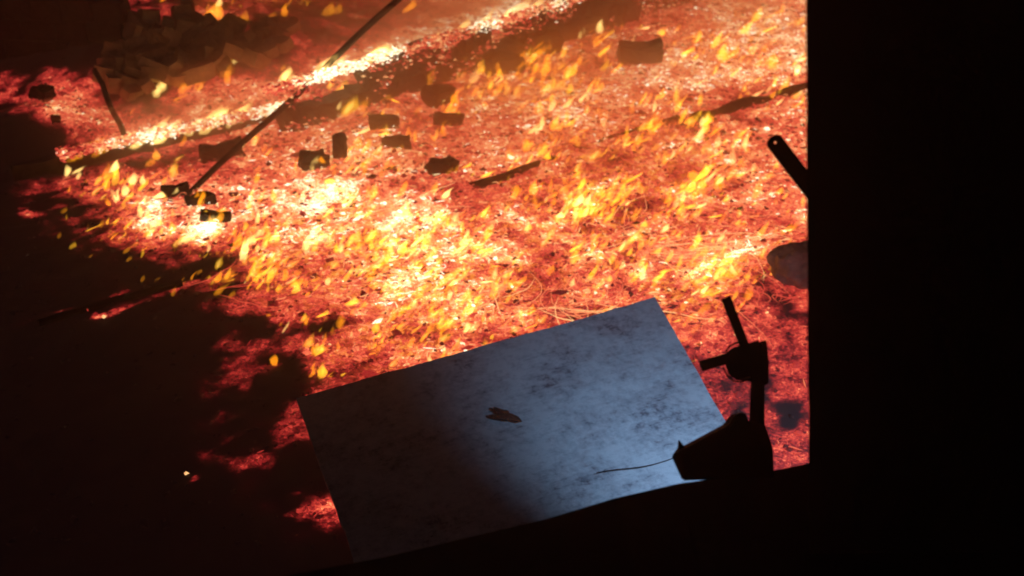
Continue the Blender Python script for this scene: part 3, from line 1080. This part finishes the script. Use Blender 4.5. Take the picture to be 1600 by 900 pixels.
for q in [(245, 150, 32, 'w'), (255, 138, 22, 'w'), (282, 132, 26, 'w'), (285, 145, 30, 'o'), (310, 135, 34, 'o'), (355, 130, 34, 'o'), (225, 130, 18, 'o'),
          (330, 32, 44, 'o'), (318, 36, 36, 'o'), (375, 42, 30, 'o'), (362, 46, 26, 'o'), (370, 58, 18, 'o'), (420, 44, 20, 'o'), (258, 68, 16, 'o'),
          (230, 140, 18, 'o'), (510, 25, 32, 'o'), (525, 22, 26, 'o'), (420, 35, 24, 'o'), (450, 45, 20, 'o'), (365, 100, 18, 'w'), (300, 120, 22, 'o'), (215, 110, 22, 'o'), (190, 130, 20, 'o'), (270, 100, 22, 'o'), (330, 115, 26, 'o'), (390, 85, 20, 'o'), (240, 90, 18, 'o')]:
    flame(*q, L8, G8, yaw=random.uniform(-40, 70), shape=random.choice((3, 5, 1)))
# countless little tongues of fire between the larger flames
def small_flames(n_try):
    px, py = RNG.uniform(80, 1256, n_try), RNG.uniform(20, 600, n_try)
    den = burn_px(px, py)
    cl = fbm(px / 46.0, py / 30.0, 91, 3)
    ok = RNG.uniform(0, 1, n_try) < den * np.clip((cl - .38) * 5, 0, 1)
    px, py = px[ok], py[ok]
    dxr, upr = (px - 800) / F_PX, (450 - py) / F_PX
    t_ = CAM_H / (SP - upr * CP)
    x_, y_ = dxr * t_, (CP + upr * SP) * t_
    ok = heat(x_, y_) > .16
    x_, y_, t_ = x_[ok], y_[ok], t_[ok]
    n = len(x_)
    size = (6 + 24 * RNG.uniform(0, 1, n) ** 2.5) * t_ / F_PX
    m, k = 5, 6
    V = np.zeros((n, m, k, 3))
    lean = RNG.uniform(.2, .94, n)
    yaw = R(20) + RNG.normal(0, .75, n)
    wob = RNG.uniform(0, 6.28, n)
    fat = RNG.uniform(.13, .36, n)
    for i_ in range(m):
        u = i_ / (m - 1)
        rr = fat * (math.sin(math.pi * (u * .9 + .1) ** .7) + .03)
        ax = lean * u + .08 * np.sin(u * 5 + wob)
        az_ = u * np.sqrt(1 - lean ** 2) + .1
        for j in range(k):
            q_ = 2 * math.pi * j / k
            r2 = rr * (1 + .35 * np.sin(2 * q_ + wob + u * 4))
            V[:, i_, j, 0] = ax + r2 * math.cos(q_) * .8
            V[:, i_, j, 1] = r2 * math.sin(q_)
            V[:, i_, j, 2] = az_ + r2 * .3 * math.cos(q_ + 1)
    V = V * size[:, None, None, None]
    V = np.einsum('nij,nmkj->nmki', rot_z(yaw), V)
    V = V + np.stack([x_, y_, ground_z(x_, y_)], -1)[:, None, None]
    F = []
    for i_ in range(m - 1):
        for j in range(k):
            j2 = (j + 1) % k
            F.append([i_ * k + j, i_ * k + j2, (i_ + 1) * k + j2, (i_ + 1) * k + j])
    F += [[3, 2, 1, 0], [5, 4, 3, 0]]
    b_ = (m - 1) * k
    F += [[b_, b_ + 1, b_ + 2, b_ + 3], [b_, b_ + 3, b_ + 4, b_ + 5]]
    F = np.array(F)[None] + (np.arange(n) * m * k)[:, None, None]
    return V.reshape(-1, 3), F.reshape(-1, 4)


for n_, c_, g_, word in ((17000, (1.0, .30, .008), 20, 'orange'), (9500, (1.0, .48, .02), 22, 'yellow'), (3000, (1.0, .64, .18), 27, 'pale')):
    v, f = small_flames(n_)
    tag(from_arrays('small_flames', v, f, mat_flame('little_%s_flame' % word, c_, g_), None, True),
        'countless little %s tongues of fire among the embers' % word, None, None, 'stuff')
# the line of fire on wall and kerb
L9 = 'white-yellow flame of the fire line on top of the low wall'
G9 = 'flames along the wall top'
for k in range(40):
    t_ = random.uniform(0, .74) ** 1.0 * (wlen - 2)
    p = W0 + wd * t_ + wn_ * random.uniform(.05, .3)
    o = link('flame', FLM['w'][k % 6])
    o.location = p + Vector((0, 0, .47))
    s_ = random.uniform(.14, .30)
    o.scale = (s_ * 1.3, s_, s_ * .75)
    o.rotation_euler = (0, 0, wang + random.uniform(-.3, .3))
    tag(o, L9, 'flame', G9)
L10 = 'white-yellow flame of the fire line on the low kerb'
G10 = 'flames along the kerb'
for k in range(44):
    t_ = random.uniform(.17, 1.0) * klen
    p = K0 + kd * t_ + kn * random.uniform(-.05, .22)
    o = link('flame', FLM['o' if t_ < .34 * klen else 'w'][k % 6])
    o.location = p + Vector((0, 0, .08))
    s_ = random.uniform(.12, .30)
    o.scale = (s_ * 1.4, s_, s_ * .7)
    o.rotation_euler = (0, 0, wang + random.uniform(-.3, .3))
    tag(o, ('low orange flame at the dark left end of the low kerb' if t_ < .34 * klen else L10), 'flame', G10)

# two lone sparks in the dark ash
for px, py, r_, lab in ((291, 741, .016, 'lone bright spark glowing in the black ash left of the pale sheet'),
                        (162, 497, .022, 'bright spark on the black plank in the dark ash')):
    v, f, a = coals(np.array([0.0]), np.array([0.0]), np.array([r_ * .5]), np.array([r_]), np.array([.86]))
    o = from_arrays('spark', v, f, M_COAL, a)
    o.location = on_ground(px, py, .0 if r_ < .02 else .03)
    tag(o, lab, 'spark')

# ================================================================== PALE SHEET
SZ = .14
TL, TR = at(463, 622, SZ), at(1023, 465, SZ)
BR_, BL = at(1215, 800, SZ), at(562, 900, SZ)
print('SHEET', (TR - TL).length, (BR_ - TR).length, (BL - TL).length, math.degrees((TR - TL).angle(BL - TL)), math.degrees((TL - TR).angle(BR_ - TR)))
ux = (TR - TL)
W_ = ux.length
ux.normalize()
sheet = bpy.data.objects.new('pale_sheet', None)
COL.objects.link(sheet)
sheet.location = TL
sheet.rotation_euler = (0, 0, math.atan2(ux.y, ux.x))
tag(sheet, 'large smudged pale sheet lying on the embers, lit cold blue at its right', 'sheet')
inv = Matrix.Translation(TL) @ Matrix.Rotation(math.atan2(ux.y, ux.x), 4, 'Z')
inv = inv.inverted()
c4 = [inv @ q for q in (TL, TR, BR_, BL)]


def sheet_part(u0, u1, v0, v1, thick, name, mat, lift=0.0, nu=40, nv=30):
    """piece of the sheet between fractions of its width and depth, gently buckled"""
    bm = bmesh.new()
    top, bot = [], []
    for j in range(nv + 1):
        for i in range(nu + 1):
            u, w_ = u0 + (u1 - u0) * i / nu, v0 + (v1 - v0) * j / nv
            p = (c4[0] * (1 - u) + c4[1] * u) * (1 - w_) + (c4[3] * (1 - u) + c4[2] * u) * w_
            wav = .010 * mnoise.noise(Vector((p.x * 1.3, p.y * 1.3, 2))) + .004 * mnoise.noise(Vector((p.x * 5, p.y * 5, 7)))
            e = (.010 * mnoise.noise(Vector((p.x * 9, p.y * 9, 1))) + .008 * mnoise.noise(Vector((p.x * 3, p.y * 3, 5)))) if i in (0, nu) or j in (0, nv) else 0
            top.append(bm.verts.new((p.x + e, p.y + e, wav + lift)))
            bot.append(bm.verts.new((p.x + e, p.y + e, wav + lift - thick)))
    n1 = nu + 1
    for j in range(nv):
        for i in range(nu):
            q = (j * n1 + i, j * n1 + i + 1, (j + 1) * n1 + i + 1, (j + 1) * n1 + i)
            bm.faces.new([top[z] for z in q])
            bm.faces.new([bot[z] for z in q[::-1]])
    for i in range(nu):
        bm.faces.new((top[i], bot[i], bot[i + 1], top[i + 1]))
        bm.faces.new((top[nv * n1 + i + 1], bot[nv * n1 + i + 1], bot[nv * n1 + i], top[nv * n1 + i]))
    for j in range(nv):
        bm.faces.new((top[j * n1], top[(j + 1) * n1], bot[(j + 1) * n1], bot[j * n1]))
        bm.faces.new((top[j * n1 + nu], bot[j * n1 + nu], bot[(j + 1) * n1 + nu], top[(j + 1) * n1 + nu]))
    return bm_obj(name, bm, mat, sheet)


sheet_part(0, 1, 0, 1, .02, 'panel', M_SHEET)
# burnt scrap on the sheet
bm = bmesh.new()
p = at(787, 650, SZ + .02)
ol = []
for k in range(22):
    q = 2 * math.pi * k / 22
    rr = .085 * (1 + .35 * math.sin(3 * q + 1) + .2 * math.sin(5 * q))
    ol.append((rr * math.cos(q), rr * .55 * math.sin(q)))
tv = [bm.verts.new((a_, b_, .012 + .012 * math.sin(a_ * 30))) for a_, b_ in ol]
bv = [bm.verts.new((a_ * .96, b_ * .96, 0)) for a_, b_ in ol]
bm.faces.new(tv)
bm.faces.new(bv[::-1])
for k in range(22):
    bm.faces.new((tv[k], bv[k], bv[(k + 1) % 22], tv[(k + 1) % 22]))
o = bm_obj('burnt_scrap', bm, M_SCRAP)
o.location = p
o.rotation_euler = (0, 0, R(-38))
tag(o, 'small ragged dark scrap lying on the middle of the pale sheet', 'scrap')

# ================================================================== DARK SILL (foreground ledge, its left run standing in for shade)
LZ = 2.25
S0, S1, S2 = at(330, 925, LZ), at(850, 812, LZ), at(1290, 722, LZ)
bm = bmesh.new()
edge = [S0 + (S0 - S1) * 1.2, S0, at(600, 867, LZ), S1, at(960, 782, LZ), at(1062, 752, LZ), at(1200, 737, LZ), S2, S2 + Vector((2.0, .5, 0))]  # left run covers the sheet where it would only fade into shade
tp = [bm.verts.new(q + Vector((0, 0, .008 * math.sin(i * 2.1)))) for i, q in enumerate(edge)]
bt = [bm.verts.new(q + Vector((0, -.02, -.16))) for q in edge]
tb = [bm.verts.new((q.x, .6, LZ)) for q in edge]
bb = [bm.verts.new((q.x, .6, LZ - .16)) for q in edge]
for i in range(len(edge) - 1):
    bm.faces.new((tp[i], tp[i + 1], tb[i + 1], tb[i]))
    bm.faces.new((tp[i], bt[i], bt[i + 1], tp[i + 1]))
    bm.faces.new((bt[i], bb[i], bb[i + 1], bt[i + 1]))
    bm.faces.new((tb[i], tb[i + 1], bb[i + 1], bb[i]))
for i in (0, -1):
    bm.faces.new((tp[i], tb[i], bb[i], bt[i]))
tag(bm_obj('dark_ledge', bm, M_SILL), 'unlit dark ledge across the bottom, its left run standing in for shade on the pale sheet', 'ledge')

# ================================================================== DARK POST with bracket
D = 2.35
post = bpy.data.objects.new('dark_post', None)
COL.objects.link(post)
pb = along(1266, 760, D)
post.location = pb
tag(post, 'broad near-black post filling the right side with a bar sticking out', 'post')
bm = bmesh.new()
rows = 26
lf = []
for i in range(rows + 1):
    py = -140 + (1140) * i / rows
    # plumb in depth, so it keeps one distance from the wall plane
    d = ray(1259 + 5.5 * (py / 900.0), py)
    t_ = pb.y / d.y
    q = Vector((0, 0, CAM_H)) + d * t_
    lf.append(q + Vector((.004 * mnoise.noise(Vector((0, 0, i * .7))), 0, 0)))
V = []
for q in lf:
    V.append([bm.verts.new(Vector(c_) - pb) for c_ in ((q.x, q.y, q.z), (q.x + 1.6, q.y, q.z), (q.x + 1.6, q.y + .30, q.z), (q.x + .17, q.y + .30, q.z))])
for i in range(rows):
    for k in range(4):
        bm.faces.new((V[i][k], V[i][(k + 1) % 4], V[i + 1][(k + 1) % 4], V[i + 1][k]))
bm.faces.new(V[0])
bm.faces.new(V[-1][::-1])
bm_obj('timber', bm, M_POST, post)


def flat_bar(p0, p1, w, thick, view, name, mat, parent, off=Vector(), hole=None, round_end=False):
    """flat strap from p0 to p1, lying square to the view, optional round hole near p0"""
    d = (p1 - p0)
    L = d.length
    d.normalize()
    s_ = d.cross(view).normalized()
    nrm = s_.cross(d)
    bm = bmesh.new()
    ol = []
    if round_end:
        for k in range(9):
            q = math.pi * (k / 8) + math.pi / 2
            ol.append((w / 2 + w / 2 * math.cos(q) * .8, w / 2 * math.sin(q)))
    else:
        ol += [(0, w / 2), (0, -w / 2)]
    ol += [(L, -w / 2), (L, w / 2)]
    def V3(a_, b_, c_):
        return p0 + d * a_ + s_ * b_ + nrm * c_ - off
    if hole:
        hx, hr = hole
        n_ = len(ol)
        ang = [math.atan2(b_, a_ - hx) for a_, b_ in ol]
        lay = []
        for c_ in (-thick / 2, thick / 2):
            lay.append(([bm.verts.new(V3(a_, b_, c_)) for a_, b_ in ol],
                        [bm.verts.new(V3(hx + hr * math.cos(q), hr * math.sin(q), c_)) for q in ang]))
        for k in range(n_):
            j = (k + 1) % n_
            for o_, h_ in lay:
                bm.faces.new((o_[k], o_[j], h_[j], h_[k]))
            bm.faces.new((lay[0][0][k], lay[0][0][j], lay[1][0][j], lay[1][0][k]))
            bm.faces.new((lay[0][1][k], lay[0][1][j], lay[1][1][j], lay[1][1][k]))
    else:
        A_ = [bm.verts.new(V3(a_, b_, -thick / 2)) for a_, b_ in ol]
        B_ = [bm.verts.new(V3(a_, b_, thick / 2)) for a_, b_ in ol]
        bm.faces.new(A_[::-1])
        bm.faces.new(B_)
        for k in range(len(ol)):
            j = (k + 1) % len(ol)
            bm.faces.new((A_[k], A_[j], B_[j], B_[k]))
    return bm_obj(name, bm, mat, parent)


VW = Vector((0, CP, -SP))
b0, b1 = along(1203, 212, D + .05), along(1290, 326, D + .05)
flat_bar(b0, b1, .037, .010, VW, 'bracket_bar', M_BLACK, post, pb, hole=(.020, .0042), round_end=True)

# ================================================================== BLACK CLAMP STAND
SD = 2.55
st = bpy.data.objects.new('clamp_stand', None)
COL.objects.link(st)
org = along(1135, 745, SD)
st.location = org
tag(st, 'black clamp stand with two crossed bars and a bulky base on the ledge', 'clamp stand')


def S(px, py, dd=0.0):
    return along(px, py, SD + dd) - org


def slab(pts, thick, name, mat, dd=0.0, bev=.004):
    """solid cut to an outline, thickness along the view axis"""
    bm = bmesh.new()
    fr = [bm.verts.new(S(a_, b_, dd)) for a_, b_ in pts]
    f_ = bm.faces.new(fr)
    ex = bmesh.ops.extrude_face_region(bm, geom=[f_])
    back = [q for q in ex['geom'] if isinstance(q, bmesh.types.BMVert)]
    mid = sum((q.co for q in back), Vector()) / len(back)
    for q in back:
        q.co = mid + (q.co - mid) * .84 + VW * thick
    if bev:
        bmesh.ops.bevel(bm, geom=list(bm.edges), offset=bev, segments=2, affect='EDGES', clamp_overlap=True)
    return bm_obj(name, bm, mat, st)


slab([(1048, 712), (1066, 704), (1140, 664), (1150, 648), (1164, 643), (1172, 660), (1196, 662), (1209, 700), (1211, 748), (1066, 752)], .07, 'base', M_BLACK, -.03)
slab([(1059, 707), (1061, 687), (1070, 698), (1074, 706)], .02, 'base_hook', M_BLACK, .0, .0015)
bm = bmesh.new()
bm_tube(bm, [S(1183, 690, .04), S(1183, 640, .04), S(1184, 590, .04), S(1182, 560, .04)], [.019, .018, .0165, .016], 14)
bm_obj('stem', bm, M_BLACK, st, True)
slab([(1133, 553), (1141, 546), (1152, 540), (1170, 536), (1190, 530), (1197, 545), (1199, 575), (1196, 602), (1170, 597), (1146, 594), (1135, 580)], .05, 'clamp_body', M_BLACK, .0, .006)
flat_bar(S(1134, 465, .01), S(1165, 545, .01), .0215, .014, VW, 'upper_bar', M_BLACK, st)
flat_bar(S(1095, 572, .012), S(1150, 556, .012), .0245, .016, VW, 'side_bar', M_BLACK, st)
for pts in ([(1133, 550), (1140, 541), (1150, 536), (1160, 533)], [(1130, 574), (1136, 586), (1146, 595), (1158, 597), (1174, 592)]):
    bm = bmesh.new()
    bm_tube(bm, [S(a_, b_, -.004) for a_, b_ in pts], .0022, 6)
    bm_obj('clamp_ring', bm, M_BLACK, st, True)
bm = bmesh.new()
bm_tube(bm, [S(1156, 594, -.006), S(1172, 590, -.006)], .0021, 6)
bm_obj('clamp_pin', bm, M_STEEL, st, True)
slab([(1188, 533), (1198, 531), (1202, 566), (1201, 600), (1194, 603)], .03, 'clamp_plate', M_BLACK, -.008, .002)
# cable running off the base over the sheet
bm = bmesh.new()
c0, c1, c2 = along(1052, 716, SD + .02), at(985, 733, SZ + .02), at(905, 746, SZ + .02)
pts = []
q0 = at(1040, 719, SZ + .02)
for k in range(13):
    t_ = k / 12
    pts.append(at(1052 - 120 * t_, 716 + 26 * t_ + 3 * math.sin(t_ * 5), SZ + .022))
bm_tube(bm, pts, .0026, 6)
tag(bm_obj('cable', bm, M_BLACK, smooth=True), 'thin dark cable lying across the lower right of the pale sheet', 'cable')

# the lamp stands below the ledge, out of the way of the view
spo.location = (1.75, 3.3, 1.95)
tgt = at(1165, 690, SZ)
spo.rotation_euler = (tgt - Vector(spo.location)).to_track_quat('-Z', 'Y').to_euler()

# ================================================================== SMOKE
PUFFS = [(860, 30, 3.2, 1.5, .78), (640, 60, 1.8, 1.2, .72), (510, 60, .9, .8, .36), (300, 195, 1.2, .35, .26), (170, 240, 1.2, .3, .34),
         (560, 150, 1.8, .8, .55), (800, 150, 2.6, 1.1, .42), (1060, 90, 2.2, 1.4, .26), (350, 260, 1.1, .4, .26), (620, 230, 2.4, .9, .34), (420, 110, .7, .5, .14),
         (900, 260, 2.2, .8, .14)]  # real smoke by the fire line; thickened over the blocks as lens bloom
sx, sy = np.arange(-8, 9.01, .14), np.arange(6.6, 21.01, .14)
GX, GY = np.meshgrid(sx, sy)
TH = np.zeros_like(GX)
for px, py, rx, ry, hh_ in PUFFS:
    c = at(px, py)
    TH += hh_ * np.exp(-(((GX - c.x) / rx) ** 2 + ((GY - c.y) / ry) ** 2))
TH *= .55 + .95 * fbm(GX * .9, GY * .9, 88, 4)
TH = np.clip(TH - .03, 0, 1.3)
zb = ground_z(GX, GY) + .006
top = zb + TH + .001
nx2, ny2 = len(sx), len(sy)
i2 = np.arange(nx2 * ny2).reshape(ny2, nx2)
q = np.stack([i2[:-1, :-1], i2[:-1, 1:], i2[1:, 1:], i2[1:, :-1]], -1).reshape(-1, 4)
NN = nx2 * ny2
ring = np.concatenate([i2[0, :], i2[1:, -1], i2[-1, -2::-1], i2[-2:0:-1, 0]])
side = np.stack([ring, np.roll(ring, -1), np.roll(ring, -1) + NN, ring + NN], -1)
allf = np.concatenate([q + NN, q[:, ::-1], side])
vv = np.concatenate([np.stack([GX, GY, zb], -1).reshape(-1, 3), np.stack([GX, GY, top], -1).reshape(-1, 3)])
smoke = from_arrays('smoke', vv, allf, M_SMOKE, None, True)
tag(smoke, 'thin brown smoke low over the fire line, thickened over the embers to imitate lens bloom', None, None, 'stuff')
print('FLAMES', FLAMES + 84)

# thin warm haze added to stand in for lens bloom and lifted blacks
bm = bmesh.new()
bmesh.ops.create_cube(bm, size=1.0)
bmesh.ops.scale(bm, vec=(300, 360, 6.1), verts=bm.verts)
bmesh.ops.translate(bm, vec=(0, 30, 2.1), verts=bm.verts)
hm = bpy.data.materials.new('bloom_haze')
hm.use_nodes = True
hm.node_tree.nodes.clear()
ho = nd(hm.node_tree, 'OutputMaterial')
hv = nd(hm.node_tree, 'VolumePrincipled')
hv.inputs['Color'].default_value = (.95, .85, .72, 1)
hv.inputs['Density'].default_value = HAZE_DENSITY
hv.inputs['Anisotropy'].default_value = .78
hm.node_tree.links.new(hv.outputs[0], ho.inputs['Volume'])
tag(bm_obj('haze', bm, hm), 'thin haze added over the fire to imitate lens bloom', None, None, 'stuff')
